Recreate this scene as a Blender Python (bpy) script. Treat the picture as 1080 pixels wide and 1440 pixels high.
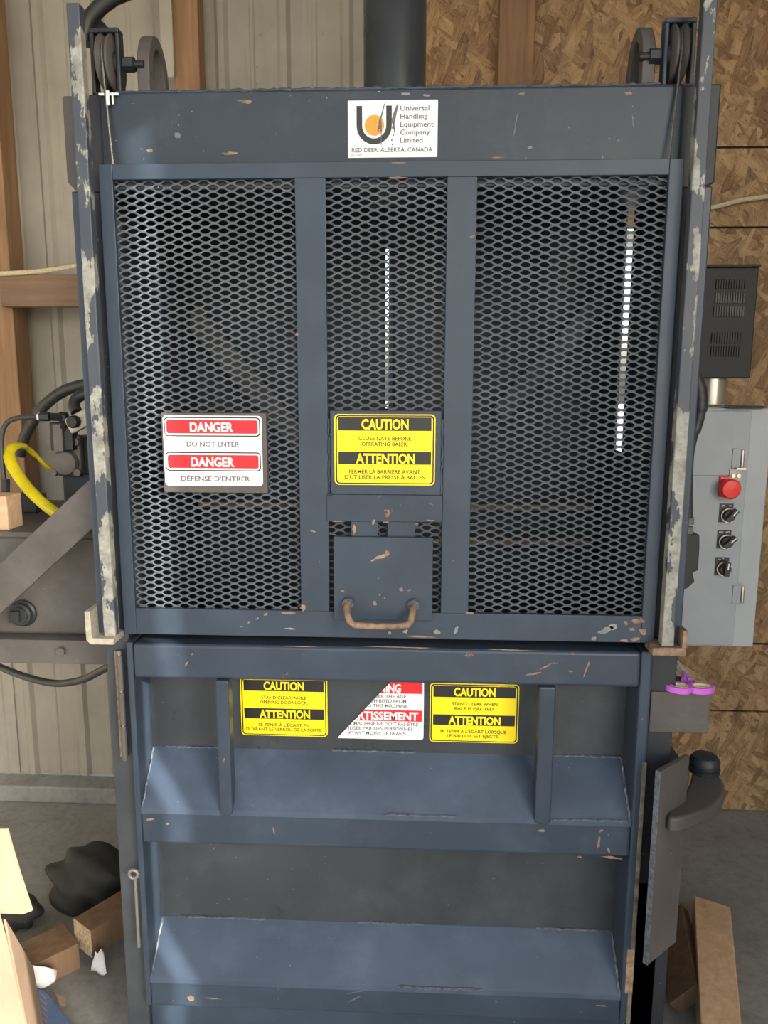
import bpy, bmesh, math, random
from mathutils import Vector, Matrix
random.seed(7)
for o in list(bpy.data.objects): bpy.data.objects.remove(o)
SC = bpy.context.scene
COL = SC.collection

# ------------------------------------------------------------------ camera
CAM = Vector((0.059, -1.388, 1.45)); FPX = 1080.0
def cam_axes(p, y, r):
    cy, sy, cp, sp = math.cos(y), math.sin(y), math.cos(p), math.sin(p)
    F = Vector((-sy*cp, cy*cp, -sp)); R = Vector((cy, sy, 0)); U = R.cross(F)
    c, s = math.cos(r), math.sin(r)
    return c*R + s*U, c*U - s*R, F
RX, UX, FX = cam_axes(math.radians(9.57), math.radians(2.54), math.radians(0.16))
cd = bpy.data.cameras.new('camera'); cam = bpy.data.objects.new('camera', cd); COL.objects.link(cam)
cd.sensor_fit = 'HORIZONTAL'; cd.sensor_width = 36; cd.lens = 36*FPX/1080
cd.clip_start = 0.05; cd.clip_end = 300
m = Matrix((RX, UX, -FX)).transposed().to_4x4(); m.translation = CAM
cam.matrix_world = m
SC.camera = cam
def at(px, py, Y=None, X=None, Z=None):
    """photo pixel -> point on the plane y=Y, x=X or z=Z that the thing touches"""
    d = FX + RX*((px-540)/FPX) + UX*((720-py)/FPX)
    if Y is not None: t = (Y-CAM.y)/d.y
    elif X is not None: t = (X-CAM.x)/d.x
    else: t = (Z-CAM.z)/d.z
    return CAM + d*t

# ------------------------------------------------------------------ world, sun, exposure
SUN_DIR = Vector((1.2, -1.0, 0.6)).normalized()         # towards the sun: over the right shoulder
W = bpy.data.worlds.new('sky'); SC.world = W; W.use_nodes = True
wn = W.node_tree.nodes; wl = W.node_tree.links
sky = wn.new('ShaderNodeTexSky'); sky.sky_type = 'NISHITA'; sky.sun_disc = False
sky.sun_elevation = math.asin(SUN_DIR.z); sky.sun_rotation = math.atan2(SUN_DIR.x, SUN_DIR.y)
sky.air_density = 1.2; sky.dust_density = 3.5; sky.ozone_density = 1.0
hs = wn.new('ShaderNodeHueSaturation'); hs.inputs['Saturation'].default_value = 0.55
wl.new(sky.outputs[0], hs.inputs['Color']); wl.new(hs.outputs[0], wn['Background'].inputs[0])
wn['Background'].inputs[1].default_value = 0.55
sl = bpy.data.lights.new('sun', 'SUN'); sl.energy = 9.0; sl.angle = math.radians(0.3); sl.color = (1, .93, .82)
so = bpy.data.objects.new('sun', sl); COL.objects.link(so); so.location = (6, -5, 6)
so.rotation_euler = SUN_DIR.to_track_quat('Z', 'Y').to_euler()
vs = SC.view_settings; vs.view_transform = 'Standard'; vs.look = 'None'; vs.gamma = 1.0
vs.use_curve_mapping = False; vs.exposure = 0.1

# ------------------------------------------------------------------ materials
def srgb(r, g, b):
    f = lambda c: (c/255/12.92 if c/255 <= .04045 else ((c/255+.055)/1.055)**2.4)
    return (f(r), f(g), f(b), 1)
class NT:
    def __init__(s, name):
        s.m = bpy.data.materials.new(name); s.m.use_nodes = True
        s.n = s.m.node_tree.nodes; s.l = s.m.node_tree.links; s.b = s.n['Principled BSDF']
        s.tc = s.n.new('ShaderNodeTexCoord').outputs['Object']
    def new(s, t, **k):
        x = s.n.new(t)
        for a, v in k.items():
            if a in x.inputs.keys(): s.set(x.inputs[a], v)
            else: setattr(x, a, v)
        return x
    def set(s, sock, v):
        if isinstance(v, bpy.types.NodeSocket): s.l.new(v, sock)
        else: sock.default_value = v
    def mapping(s, scale=(1,1,1), rot=(0,0,0), loc=(0,0,0), src=None):
        mp = s.n.new('ShaderNodeMapping'); s.l.new(src or s.tc, mp.inputs[0])
        mp.inputs['Scale'].default_value = scale; mp.inputs['Rotation'].default_value = rot; mp.inputs['Location'].default_value = loc
        return mp.outputs[0]
    def noise(s, scale, detail=4, rough=.55, vec=None, dist=0):
        x = s.n.new('ShaderNodeTexNoise'); s.l.new(vec or s.tc, x.inputs['Vector'])
        x.inputs['Scale'].default_value = scale; x.inputs['Detail'].default_value = detail
        x.inputs['Roughness'].default_value = rough; x.inputs['Distortion'].default_value = dist
        return x.outputs['Fac']
    def ramp(s, fac, stops):
        x = s.n.new('ShaderNodeValToRGB'); s.l.new(fac, x.inputs[0]); e = x.color_ramp.elements
        while len(e) < len(stops): e.new(.5)
        for q, (p, c) in zip(e, stops):
            q.position = p; q.color = c if isinstance(c, (tuple, list)) else (c, c, c, 1)
        return x.outputs[0]
    def mix(s, fac, a, b, mode='MIX'):
        x = s.n.new('ShaderNodeMix'); x.data_type = 'RGBA'; x.blend_type = mode
        s.set(x.inputs[0], fac); s.set(x.inputs[6], a); s.set(x.inputs[7], b)
        return x.outputs[2]
    def math(s, op, a, b=0.0):
        x = s.n.new('ShaderNodeMath'); x.operation = op; s.set(x.inputs[0], a); s.set(x.inputs[1], b)
        return x.outputs[0]
    def bump(s, h, strength=.2, dist=.002):
        x = s.n.new('ShaderNodeBump'); s.l.new(h, x.inputs['Height'])
        x.inputs['Strength'].default_value = strength; x.inputs['Distance'].default_value = dist
        s.l.new(x.outputs[0], s.b.inputs['Normal'])
    def out(s, col=None, rough=None, metal=None, spec=None):
        if col is not None: s.set(s.b.inputs['Base Color'], col)
        if rough is not None: s.set(s.b.inputs['Roughness'], rough)
        if metal is not None: s.set(s.b.inputs['Metallic'], metal)
        if spec is not None: s.set(s.b.inputs['Specular IOR Level'], spec)
        return s.m
def plain(name, col, rough=.5, metal=0, spec=.5, var=.12, scale=30):
    t = NT(name); n = t.noise(scale, 3)
    c2 = tuple(min(1, c*(1-var)) for c in col[:3]) + (1,); c3 = tuple(min(1, c*(1+var)) for c in col[:3]) + (1,)
    return t.out(t.ramp(n, [(.3, c2), (.7, c3)]), rough, metal, spec)
def paint(name, col, chip=.66, rough=.38, chipcol=None, dust=.25, seed=0, speck=True, stripe=None):
    t = NT(name); v = t.mapping(loc=(seed*3.1, seed*1.7, seed*.9))
    big = t.noise(5, 5, .6, v); fine = t.noise(60, 3, .6, v)
    lo = tuple(c*.78 for c in col[:3]) + (1,); hi = tuple(min(1, c*1.25) for c in col[:3]) + (1,)
    c = t.ramp(big, [(.3, lo), (.7, hi)])
    dustc = tuple(min(1, x*1.5+.035) for x in col[:3]) + (1,)
    dmask = t.ramp(t.noise(9, 6, .7, v), [(.5, 0.0), (.8, dust)])
    c = t.mix(dmask, c, dustc)
    if speck:
        sp = t.ramp(t.noise(170, 2, .5, v), [(.745, 0.0), (.77, .75)])
        sp2 = t.math('MULTIPLY', sp, t.ramp(t.noise(14, 3, .6, v), [(.45, 0.0), (.62, 1.0)]))
        c = t.mix(sp2, c, (.42, .43, .42, 1))
    r = t.noise(22, 7, .68, v)
    rm = t.ramp(r, [(chip, 0.0), (chip+.012, 1.0)])
    rc = t.ramp(fine, [(.35, chipcol[0] if chipcol else (.16, .065, .03, 1)), (.65, chipcol[1] if chipcol else (.34, .19, .12, 1))])
    c = t.mix(rm, c, rc)
    rr = t.ramp(big, [(.3, rough*.85), (.7, rough*1.25)])
    rr = t.mix(rm, rr, (.75, .75, .75, 1))
    t.bump(t.noise(120, 3, .5, v), .12, .0006)
    return t.out(c, rr, spec=.4)
NAVY = (.027, .042, .066, 1)
BEAM = (.021, .031, .046, 1)
M = {}
M['navy'] = paint('navy_paint', NAVY, .70)
M['navy_beam'] = paint('navy_paint_beam', BEAM, .70, seed=1, dust=.5)
M['navy_worn'] = paint('navy_paint_worn', NAVY, .665, seed=2)
M['navy_rail'] = paint('navy_paint_rail', NAVY, .68, seed=5, dust=.35)
M['navy_skylit'] = paint('navy_paint_skylit', (.045, .066, .105, 1), .72, rough=.42, seed=3, dust=.5)  # sloped ledges: stronger sky light put into a lighter, bluer navy
M['navy_panel'] = paint('navy_paint_panel', (.035, .042, .05, 1), .74, rough=.3, seed=8, dust=.4)
def guide_paint():
    t = NT('chipped_guide_paint'); v = t.mapping(scale=(1, 1, .45), loc=(4, 2, 7))
    sep = t.new('ShaderNodeSeparateXYZ'); t.l.new(t.tc, sep.inputs[0])
    n = t.noise(13, 7, .6, v)
    wear = t.math('ADD', t.math('ADD', t.math('MULTIPLY', t.math('SUBTRACT', n, .5), 1.9), .5), t.math('MULTIPLY', t.math('SUBTRACT', 1.70, sep.outputs[2]), .13))   # gate travel wears the lower length
    mk = t.ramp(wear, [(.53, 0.0), (.545, 1.0)])
    c = t.mix(mk, t.ramp(t.noise(5, 4), [(.3, (.032, .044, .066, 1)), (.7, (.06, .07, .085, 1))]), t.ramp(t.noise(45, 5, .7), [(.35, (.15, .15, .135, 1)), (.65, (.34, .345, .315, 1))]))
    t.bump(t.noise(60, 5, .7), .25, .001)
    return t.out(c, .5)
M['chipped'] = guide_paint()
M['dark'] = paint('dark_steel', (.018, .022, .028, 1), .72, rough=.45, seed=6)
M['grey_steel'] = paint('grey_brown_steel', (.075, .068, .066, 1), .76, rough=.5, seed=9, dust=.5)
M['pump'] = paint('pump_casting', (.13, .115, .105, 1), .78, rough=.6, seed=13, dust=.4, speck=False)
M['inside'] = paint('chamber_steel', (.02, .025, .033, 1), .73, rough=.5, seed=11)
M['mesh'] = plain('mesh_paint', (.105, .125, .15, 1), .38, 0, .6, .2, 8)
M['black'] = plain('black_rubber', (.012, .012, .013, 1), .5)
M['hose'] = plain('hose_rubber', (.03, .032, .033, 1), .45, var=.3, scale=80)
M['pin'] = plain('worn_steel', (.25, .24, .22, 1), .4, .6)
M['rustedge'] = plain('rusty_edge', (.22, .15, .10, 1), .7, .1, var=.5, scale=60)
M['wornedge'] = plain('worn_paint_edge', (.15, .13, .10, 1), .5, .2, var=.6, scale=40)
M['primer'] = plain('grey_primer', (.20, .215, .20, 1), .6, 0, var=.3, scale=60)
M['weld'] = plain('weld_bead', (.10, .12, .15, 1), .4, .3, var=.5, scale=120)
M['cable'] = plain('steel_cable', (.14, .135, .125, 1), .4, .7, var=.4, scale=300)
M['yellow'] = plain('sign_yellow', srgb(250, 224, 8), .32, var=.02)
M['signblack'] = plain('sign_black', (.012, .012, .013, 1), .35)
M['white'] = plain('sign_white', (.78, .79, .80, 1), .32, var=.03)
M['red'] = plain('sign_red', srgb(222, 30, 42), .32, var=.03)
M['orange'] = plain('sign_orange', srgb(250, 148, 32), .35, var=.02)
M['greytext'] = plain('sign_grey_text', (.11, .11, .12, 1), .4)
M['boxgrey'] = plain('enclosure_grey', (.30, .325, .35, 1), .42, var=.06, scale=12)
M['boxgrey2'] = plain('enclosure_flange_grey', (.36, .385, .40, 1), .42, var=.06, scale=12)
M['chrome'] = plain('bright_metal', (.62, .58, .52, 1), .3, .85)
M['estop'] = plain('button_red', srgb(225, 45, 38), .35, var=.02)
M['blackplastic'] = plain('black_plastic', (.014, .014, .015, 1), .35)
M['charcoal'] = plain('vent_box_charcoal', (.014, .014, .0135, 1), .6)
M['purple'] = plain('scissor_purple', srgb(190, 95, 205), .35, var=.03)
M['cream'] = plain('scissor_insert', srgb(215, 200, 150), .7, var=.25, scale=200)
M['yellowhose'] = plain('hose_yellow', srgb(188, 174, 20), .3, var=.1)
M['paper'] = plain('white_paper', (.72, .74, .78, 1), .8, var=.05)
M['blueprint'] = plain('blue_print', srgb(88, 112, 155), .7, var=.15)  # lens haze over the carton put into this muted, lightened blue
M['bag'] = plain('black_bag', (.03, .034, .032, 1), .75, var=.3)
M['rope'] = plain('rope_fibre', srgb(205, 190, 160), .9, var=.2, scale=150)
M['brown'] = plain('bracket_bare', (.42, .39, .33, 1), .5, .3, var=.2, scale=90)
def wood(name, a, b, axis=2, scale=6):
    t = NT(name); s = [40, 40, 40]; s[axis] = 3
    v = t.mapping(scale=tuple(s))
    n = t.noise(1.0, 5, .6, v, .6); k = t.noise(scale, 3, .5)
    c = t.ramp(n, [(.3, a), (.7, b)]); c = t.mix(t.ramp(k, [(.4, 0.0), (.7, .35)]), c, tuple(x*.6 for x in a[:3])+(1,))
    t.bump(n, .3, .001)
    return t.out(c, .75)
M['stud'] = wood('stud_wood', (.22, .12, .06, 1), (.36, .21, .11, 1))
M['girt'] = wood('girt_wood', (.17, .10, .06, 1), (.28, .18, .11, 1), 0)
M['plank'] = wood('pale_plank', (.58, .36, .19, 1), (.78, .54, .32, 1))
M['block'] = wood('brown_block', (.14, .085, .05, 1), (.24, .15, .09, 1))
M['pine'] = wood('pine_block', (.42, .28, .17, 1), (.6, .43, .28, 1), 0)
M['endgrain'] = plain('end_grain', (.50, .40, .27, 1), .8, var=.4, scale=120)
def cardboard():
    t = NT('cardboard'); n = t.noise(6, 4); v = t.mapping(scale=(260, 260, 3)); w = t.noise(1, 2, .5, v)
    c = t.ramp(n, [(.3, (.29, .20, .135, 1)), (.7, (.38, .27, .185, 1))])
    t.bump(w, .2, .0006); return t.out(c, .8)
M['cardboard'] = cardboard()
def osb():
    t = NT('osb_flakes')
    d = t.new('ShaderNodeTexNoise'); t.l.new(t.tc, d.inputs['Vector']); d.inputs['Scale'].default_value = 7; d.inputs['Detail'].default_value = 3
    warp = t.mix(.028, t.tc, d.outputs['Color'], 'ADD')
    col = None
    pal = [(0.0, (.16, .08, .034, 1)), (.3, (.29, .165, .072, 1)), (.55, (.42, .26, .125, 1)), (1.0, (.55, .37, .20, 1))]
    for i, (ang, sc) in enumerate([(.3, 1), (-.5, .8), (1.3, 1.2), (.05, .8), (-.9, 1.1), (.65, 1.5), (-.2, .9), (1.0, 1.7), (-.35, 1.4)]):
        rotd = t.mapping(rot=(0, ang, 0), src=warp); mp = t.mapping(scale=(33*sc, 12, 8.5*sc), loc=(i*3.7, i*1.1, i*2.3), src=rotd)
        v = t.new('ShaderNodeTexVoronoi'); t.l.new(mp, v.inputs['Vector']); v.inputs['Scale'].default_value = 1
        sep = t.new('ShaderNodeSeparateColor'); t.l.new(v.outputs['Color'], sep.inputs[0])
        grain = t.noise(1, 3, .6, t.mapping(scale=(330, 60, 22), src=rotd))
        f = t.math('ADD', t.math('MULTIPLY', sep.outputs[0], .6), t.math('MULTIPLY', t.math('SUBTRACT', grain, .36), 1.1))
        c = t.ramp(f, pal)
        edge = t.ramp(v.outputs['Distance'], [(.45, 0.0), (.85, .4)])
        c = t.mix(edge, c, (.06, .03, .013, 1))
        if col is None: col = c; hgt = sep.outputs[0]
        else:
            mk = t.ramp(t.math('ADD', sep.outputs[1], t.math('MULTIPLY', v.outputs['Distance'], -.25)), [(.485, 0.0), (.53, 1.0)])
            col = t.mix(mk, col, c); hgt = t.mix(mk, hgt, sep.outputs[0])
    spk = t.ramp(t.noise(120, 3, .6), [(.63, 0.0), (.67, .8)])
    col = t.mix(spk, col, (.03, .018, .01, 1))
    t.bump(hgt, .5, .002); return t.out(col, .62)
M['osb'] = osb()
def sheetmetal():
    t = NT('beige_sheet_metal'); n = t.noise(4, 5, .6)
    c = t.ramp(n, [(.3, (.29, .265, .22, 1)), (.7, (.39, .365, .31, 1))])
    st = t.noise(1, 4, .6, t.mapping(scale=(45, 45, 2.2)))
    c = t.mix(t.ramp(st, [(.55, 0.0), (.75, .35)]), c, (.20, .165, .12, 1))
    sp = t.ramp(t.noise(55, 5, .7), [(.68, 0.0), (.71, .8)])
    c = t.mix(sp, c, (.12, .08, .055, 1))
    t.bump(n, .1, .002); return t.out(c, .5, 0, .4)
M['sheet'] = sheetmetal()
def concrete(name, a, b):
    t = NT(name); n = t.noise(3, 8, .65); f = t.noise(40, 5, .7)
    c = t.ramp(n, [(.3, a), (.7, b)])
    c = t.mix(t.ramp(f, [(.45, 0.0), (.75, .5)]), c, tuple(x*.55 for x in a[:3])+(1,))
    t.bump(t.math('ADD', n, t.math('MULTIPLY', f, .4)), .6, .006); return t.out(c, .85)
M['floor'] = concrete('concrete_floor', (.20, .20, .19, 1), (.33, .33, .31, 1))
M['ground'] = concrete('gravel_ground', (.38, .36, .33, 1), (.50, .48, .44, 1))
M['roof'] = plain('roof_sheet', (.40, .38, .34, 1), .6)
def glass():
    t = NT('window_glass'); t.b.inputs['Transmission Weight'].default_value = 1; t.b.inputs['IOR'].default_value = 1.0
    return t.out((.96, .97, .97, 1), .02)
M['glass'] = glass()

# ------------------------------------------------------------------ mesh builder
class MB:
    def __init__(s): s.v = []; s.f = []; s.mi = []; s.ms = []
    def mid(s, mat):
        if mat not in s.ms: s.ms.append(mat)
        return s.ms.index(mat)
    def add(s, vs_, fs_, mat):
        o = len(s.v); k = s.mid(mat)
        s.v += [tuple(p) for p in vs_]; s.f += [tuple(i+o for i in q) for q in fs_]; s.mi += [k]*len(fs_)
        return s
    def box(s, x0, x1, y0, y1, z0, z1, mat):
        v = [(x0,y0,z0),(x1,y0,z0),(x1,y1,z0),(x0,y1,z0),(x0,y0,z1),(x1,y0,z1),(x1,y1,z1),(x0,y1,z1)]
        return s.add(v, [(0,3,2,1),(4,5,6,7),(0,1,5,4),(1,2,6,5),(2,3,7,6),(3,0,4,7)], mat)
    def obox(s, c, ax, ay, az, mat):
        """oriented box: centre and three half-axis vectors"""
        c = Vector(c); v = [c+i*Vector(ax)+j*Vector(ay)+k*Vector(az) for k in (-1,1) for (i,j) in ((-1,-1),(1,-1),(1,1),(-1,1))]
        return s.add(v, [(0,3,2,1),(4,5,6,7),(0,1,5,4),(1,2,6,5),(2,3,7,6),(3,0,4,7)], mat)
    def prism(s, pts, d, mat):
        """extrude a closed 3D polygon by vector d"""
        n = len(pts); a = [Vector(p) for p in pts]; b = [p+Vector(d) for p in a]
        f = [tuple(range(n))[::-1], tuple(range(n, 2*n))] + [(i, (i+1) % n, n+(i+1) % n, n+i) for i in range(n)]
        return s.add(a+b, f, mat)
    def tube(s, path, r, mat, n=10, caps=True, flat=1.0, up=(0,0,1)):
        P = [Vector(p) for p in path]; rr = r if isinstance(r, (list, tuple)) else [r]*len(P)
        V = []; prev = None
        for i, p in enumerate(P):
            d = (P[min(i+1, len(P)-1)] - P[max(i-1, 0)]).normalized()
            if prev is None:
                u = Vector(up) if abs(d.dot(Vector(up))) < .95 else Vector((1, 0, 0))
                a = (u - d*u.dot(d)).normalized()
            else: a = (prev - d*prev.dot(d)).normalized()
            prev = a; b = d.cross(a)
            V += [p + (a*math.cos(q)*flat + b*math.sin(q))*rr[i] for q in [2*math.pi*k/n for k in range(n)]]
        F_ = [(i*n+k, i*n+(k+1) % n, (i+1)*n+(k+1) % n, (i+1)*n+k) for i in range(len(P)-1) for k in range(n)]
        if caps: F_ += [tuple(range(n))[::-1], tuple((len(P)-1)*n+k for k in range(n))]
        return s.add(V, F_, mat)
    def cyl(s, a, b, r, mat, n=20): return s.tube([a, b], r, mat, n)
    def torus(s, c, axis, R, r, mat, n=28, k=8):
        ax = Vector(axis).normalized(); u = ax.orthogonal().normalized(); w = ax.cross(u); c = Vector(c)
        V = []
        for i in range(n):
            q = 2*math.pi*i/n; d = u*math.cos(q)+w*math.sin(q)
            V += [c + d*(R+r*math.cos(2*math.pi*j/k)) + ax*r*math.sin(2*math.pi*j/k) for j in range(k)]
        return s.add(V, [(i*k+j, i*k+(j+1) % k, ((i+1) % n)*k+(j+1) % k, ((i+1) % n)*k+j) for i in range(n) for j in range(k)], mat)
    def lathe(s, c, axis, prof, mat, n=28):
        ax = Vector(axis).normalized(); u = ax.orthogonal().normalized(); w = ax.cross(u); c = Vector(c); V = []
        for (r, h) in prof:
            V += [c + ax*h + (u*math.cos(2*math.pi*k/n)+w*math.sin(2*math.pi*k/n))*max(r, 1e-5) for k in range(n)]
        F_ = [(i*n+k, i*n+(k+1) % n, (i+1)*n+(k+1) % n, (i+1)*n+k) for i in range(len(prof)-1) for k in range(n)]
        F_ += [tuple(range(n))[::-1], tuple((len(prof)-1)*n+k for k in range(n))]
        return s.add(V, F_, mat)
BASE = {}
def root(name, label, cat, loc, group=None):
    o = bpy.data.objects.new(name, None); COL.objects.link(o); o.location = loc; o.empty_display_size = .1
    o['label'] = label; o['category'] = cat
    if group: o['group'] = group
    BASE[o.name] = Vector(loc); return o
def build(mb, name, parent=None, bevel=0, smooth=False, label=None, cat=None, group=None, kind=None, segs=2):
    base = BASE[parent.name] if parent else Vector((0, 0, 0))
    if parent is None and cat:                                # single-mesh thing: origin at its base
        xs = [p[0] for p in mb.v]; ys = [p[1] for p in mb.v]; zs = [p[2] for p in mb.v]
        base = Vector(((min(xs)+max(xs))/2, (min(ys)+max(ys))/2, min(zs)))
    me = bpy.data.meshes.new(name)
    me.from_pydata([tuple(Vector(p)-base) for p in mb.v], [], mb.f); me.validate()
    for mt in mb.ms: me.materials.append(M[mt])
    if len(me.polygons) == len(mb.mi): me.polygons.foreach_set('material_index', mb.mi)
    bm = bmesh.new(); bm.from_mesh(me)
    bmesh.ops.recalc_face_normals(bm, faces=bm.faces[:]); bm.to_mesh(me); bm.free()
    if smooth:
        for p in me.polygons: p.use_smooth = True
        me.set_sharp_from_angle(angle=math.radians(40))
    o = bpy.data.objects.new(name, me); COL.objects.link(o)
    if parent: o.parent = parent
    else: o.location = base
    BASE[o.name] = base
    if bevel:
        b = o.modifiers.new('bevel', 'BEVEL'); b.width = bevel; b.segments = segs; b.limit_method = 'ANGLE'; b.angle_limit = math.radians(35)
        b.harden_normals = False
    if label: o['label'] = label
    if cat: o['category'] = cat
    if group: o['group'] = group
    if kind: o['kind'] = kind
    return o
def boxpart(name, parent, x0, x1, y0, y1, z0, z1, mat, bevel=.002, **k):
    return build(MB().box(x0, x1, y0, y1, z0, z1, mat), name, parent, bevel, **k)

# lettering: glyph outlines of the built-in font, laid flat on a vertical face that looks towards -y
_tc = {}
def glyphs(txt, bold):
    if (txt, bold) in _tc: return _tc[(txt, bold)]
    cu = bpy.data.curves.new('t', 'FONT'); cu.body = txt; cu.size = 1; cu.offset = bold; cu.resolution_u = 3
    cu.fill_mode = 'FRONT'
    ob = bpy.data.objects.new('t', cu); COL.objects.link(ob)
    dg = bpy.context.evaluated_depsgraph_get(); me = bpy.data.meshes.new_from_object(ob.evaluated_get(dg))
    r = ([tuple(v.co) for v in me.vertices], [tuple(p.vertices) for p in me.polygons])
    bpy.data.objects.remove(ob); bpy.data.curves.remove(cu); bpy.data.meshes.remove(me)
    _tc[(txt, bold)] = r; return r
def text(mb, txt, x0, x1, zb, cap, Y, mat, bold=0.0):
    v, f = glyphs(txt, bold); hv, _ = glyphs('H', bold)
    h = max(p[1] for p in hv); a = min(p[0] for p in v); b = max(p[0] for p in v)
    sx = (x1-x0)/(b-a); sz = cap/h
    mb.add([(x0+(p[0]-a)*sx, Y, zb+p[1]*sz) for p in v], f, mat)
def rrect(x0, x1, z0, z1, r, Y, n=5):
    P = []
    for cx, cz, a0 in ((x1-r, z1-r, 0), (x0+r, z1-r, 90), (x0+r, z0+r, 180), (x1-r, z0+r, 270)):
        for k in range(n+1):
            a = math.radians(a0+90*k/n); P.append((cx+r*math.cos(a), Y, cz+r*math.sin(a)))
    return P
def flat(mb, pts, mat): mb.add(pts, [tuple(range(len(pts)))], mat)

# ------------------------------------------------------------------ the shed
def struct(mb, name, **k): return build(mb, name, kind='structure', **k)
struct(MB().box(-2.6, 2.1, -2.6, 1.25, -.1, 0, 'floor'), 'floor')
struct(MB().box(-40, 40, -60, -2.6, -.12, -.02, 'ground').box(-40, 40, 1.25, 60, -.12, -.02, 'ground'), 'ground')
struct(MB().box(-2.7, 2.2, -2.7, 1.3, 3.2, 3.26, 'roof'), 'ceiling')
struct(MB().box(-2.66, -2.6, -2.6, 1.25, 0, 3.2, 'sheet'), 'wall_left')
# right wall: an unseen slot and front edge added to shape the sun
GY0, GY1 = -2.162, -2.074
wr = MB().box(2.1, 2.16, GY1, 1.25, 0, 3.2, 'sheet').box(2.1, 2.16, -2.352, GY0, 0, 3.2, 'sheet')
wr.box(2.1, 2.16, GY0, GY1, 0, 1.0, 'sheet')
struct(wr, 'wall_right')
WB = bpy.data.objects.new('wall_back', None); COL.objects.link(WB); WB['kind'] = 'structure'; BASE['wall_back'] = Vector((0,0,0))
# corrugated sheets
def sheet(x0, x1, z0, z1, Y=1.12):
    P = []; x = x0
    per = .19
    prof = [(0, 0), (.012, -.012), (.030, -.012), (.042, 0), (.105, 0), (.110, -.003), (.118, -.003), (.123, 0)]
    k = math.floor(x0/per)-1
    while k*per < x1:
        for a, d in prof:
            if x0 < k*per+a < x1: P.append((k*per+a, Y+d))
        k += 1
    P = [(x0, Y)] + P + [(x1, Y)]
    V = [(a, y, z) for z in (z0, z1) for a, y in P]; n = len(P)
    V += [(a, y+.004, z) for z in (z0, z1) for a, y in P]
    F_ = [(i, i+1, n+i+1, n+i) for i in range(n-1)] + [(2*n+i+1, 2*n+i, 3*n+i, 3*n+i+1) for i in range(n-1)]
    return build(MB().add(V, F_, 'sheet'), 'metal_sheet', WB)
WX0, WX1, WZ0, WZ1 = -.22, .78, 1.08, 1.90
sheet(-2.6, -1.36, .06, 3.2); sheet(-1.365, -.62, .06, 3.2, 1.125); sheet(-.625, WX0, .06, 3.2)
sheet(WX0, .04, .06, WZ0); sheet(WX0, .04, WZ1, 3.2)
zs = [.0, .363, .60, 1.917, 2.146, 3.2]
def board(x0, x1, z0, z1): boxpart('osb_board', WB, x0, x1, 1.10, 1.112, z0+.003, z1-.003, 'osb', .001)
for a, b in zip(zs, zs[1:]):
    if a == .60:
        board(.04, WX1-.002, a, WZ0); board(WX1+.002, 2.1, a, b)
    else: board(.04, 2.1, a, b)
boxpart('backing_board', WB, WX1+.01, 2.1, 1.114, 1.13, 0, 3.2, 'dark', 0); boxpart('backing_board', WB, .05, WX1+.01, 1.114, 1.13, 0, WZ0, 'dark', 0); boxpart('backing_board', WB, .05, WX1+.01, 1.114, 1.13, WZ1+.02, 3.2, 'dark', 0)
def wood_stick(name, x0, x1, y0, y1, z0, z1, mat): boxpart(name, WB, x0, x1, y0, y1, z0, z1, mat, .003)
a = at(-34, 300, Y=1.0).x; b = at(8, 300, Y=1.0).x
wood_stick('stud', a, b, 1.0, 1.09, .9, 3.2, 'stud')
a = at(243, 50, Y=1.03).x; b = at(279, 50, Y=1.03).x
wood_stick('stud', a, b, 1.03, 1.095, 1.9, 3.2, 'stud')
a = at(226, 50, Y=1.02).x; b = at(244, 50, Y=1.02).x; zz = at(235, 110, Y=1.02).z
wood_stick('flashing_strip', a, b, 1.012, 1.024, zz, 3.2, 'sheet')
a = at(701, 60, Y=1.06).x; b = at(751, 60, Y=1.06).x
wood_stick('stud', a, b, 1.05, 1.099, 1.95, 3.2, 'stud')
g0 = at(8, 388, Y=1.0); g1 = at(8, 433, Y=1.0)
wood_stick('girt', g0.x, -.62, .96, 1.0, g1.z, g0.z, 'girt')
wf = MB()
for q in ((WX0, WX1, WZ0, WZ0+.03), (WX0, WX1, WZ1-.03, WZ1), (WX0, WX0+.03, WZ0+.03, WZ1-.03), (WX1-.03, WX1, WZ0+.03, WZ1-.03), (.30, .33, WZ0+.03, WZ1-.03)):
    wf.box(q[0], q[1], 1.10, 1.16, q[2], q[3], 'white')
w1 = struct(wf, 'added_window')  # window added behind the baler so the chamber slits show daylight
boxpart('pane', w1, WX0+.03, WX1-.03, 1.135, 1.139, WZ0+.03, WZ1-.03, 'glass', 0)
struct(MB().box(-2.6, .04, 1.03, 1.12, 0, .06, 'floor'), 'trim_1', bevel=.006)

# ------------------------------------------------------------------ the baler
B = root('baler', 'dark navy steel vertical baler with expanded-mesh gate and yellow caution signs', 'baler', (0, .3, 0))
# front posts, sill and chamber
boxpart('post', B, -.546, -.500, .02, .12, 0, 1.78, 'navy_panel', .003)
boxpart('post', B, .504, .553, .02, .12, 0, 1.78, 'dark', .003)
boxpart('base_sill', B, -.50, .504, .03, .14, .02, .155, 'navy_worn', .004)
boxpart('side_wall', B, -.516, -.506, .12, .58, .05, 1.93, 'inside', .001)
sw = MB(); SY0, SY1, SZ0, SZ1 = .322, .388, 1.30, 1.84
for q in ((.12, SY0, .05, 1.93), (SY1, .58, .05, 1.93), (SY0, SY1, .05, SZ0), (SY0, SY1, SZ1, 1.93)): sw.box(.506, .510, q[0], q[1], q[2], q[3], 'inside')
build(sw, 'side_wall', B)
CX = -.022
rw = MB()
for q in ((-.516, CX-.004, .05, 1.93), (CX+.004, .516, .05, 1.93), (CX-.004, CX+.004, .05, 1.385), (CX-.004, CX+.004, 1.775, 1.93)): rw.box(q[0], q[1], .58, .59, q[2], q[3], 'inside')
build(rw, 'rear_wall', B)
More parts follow.
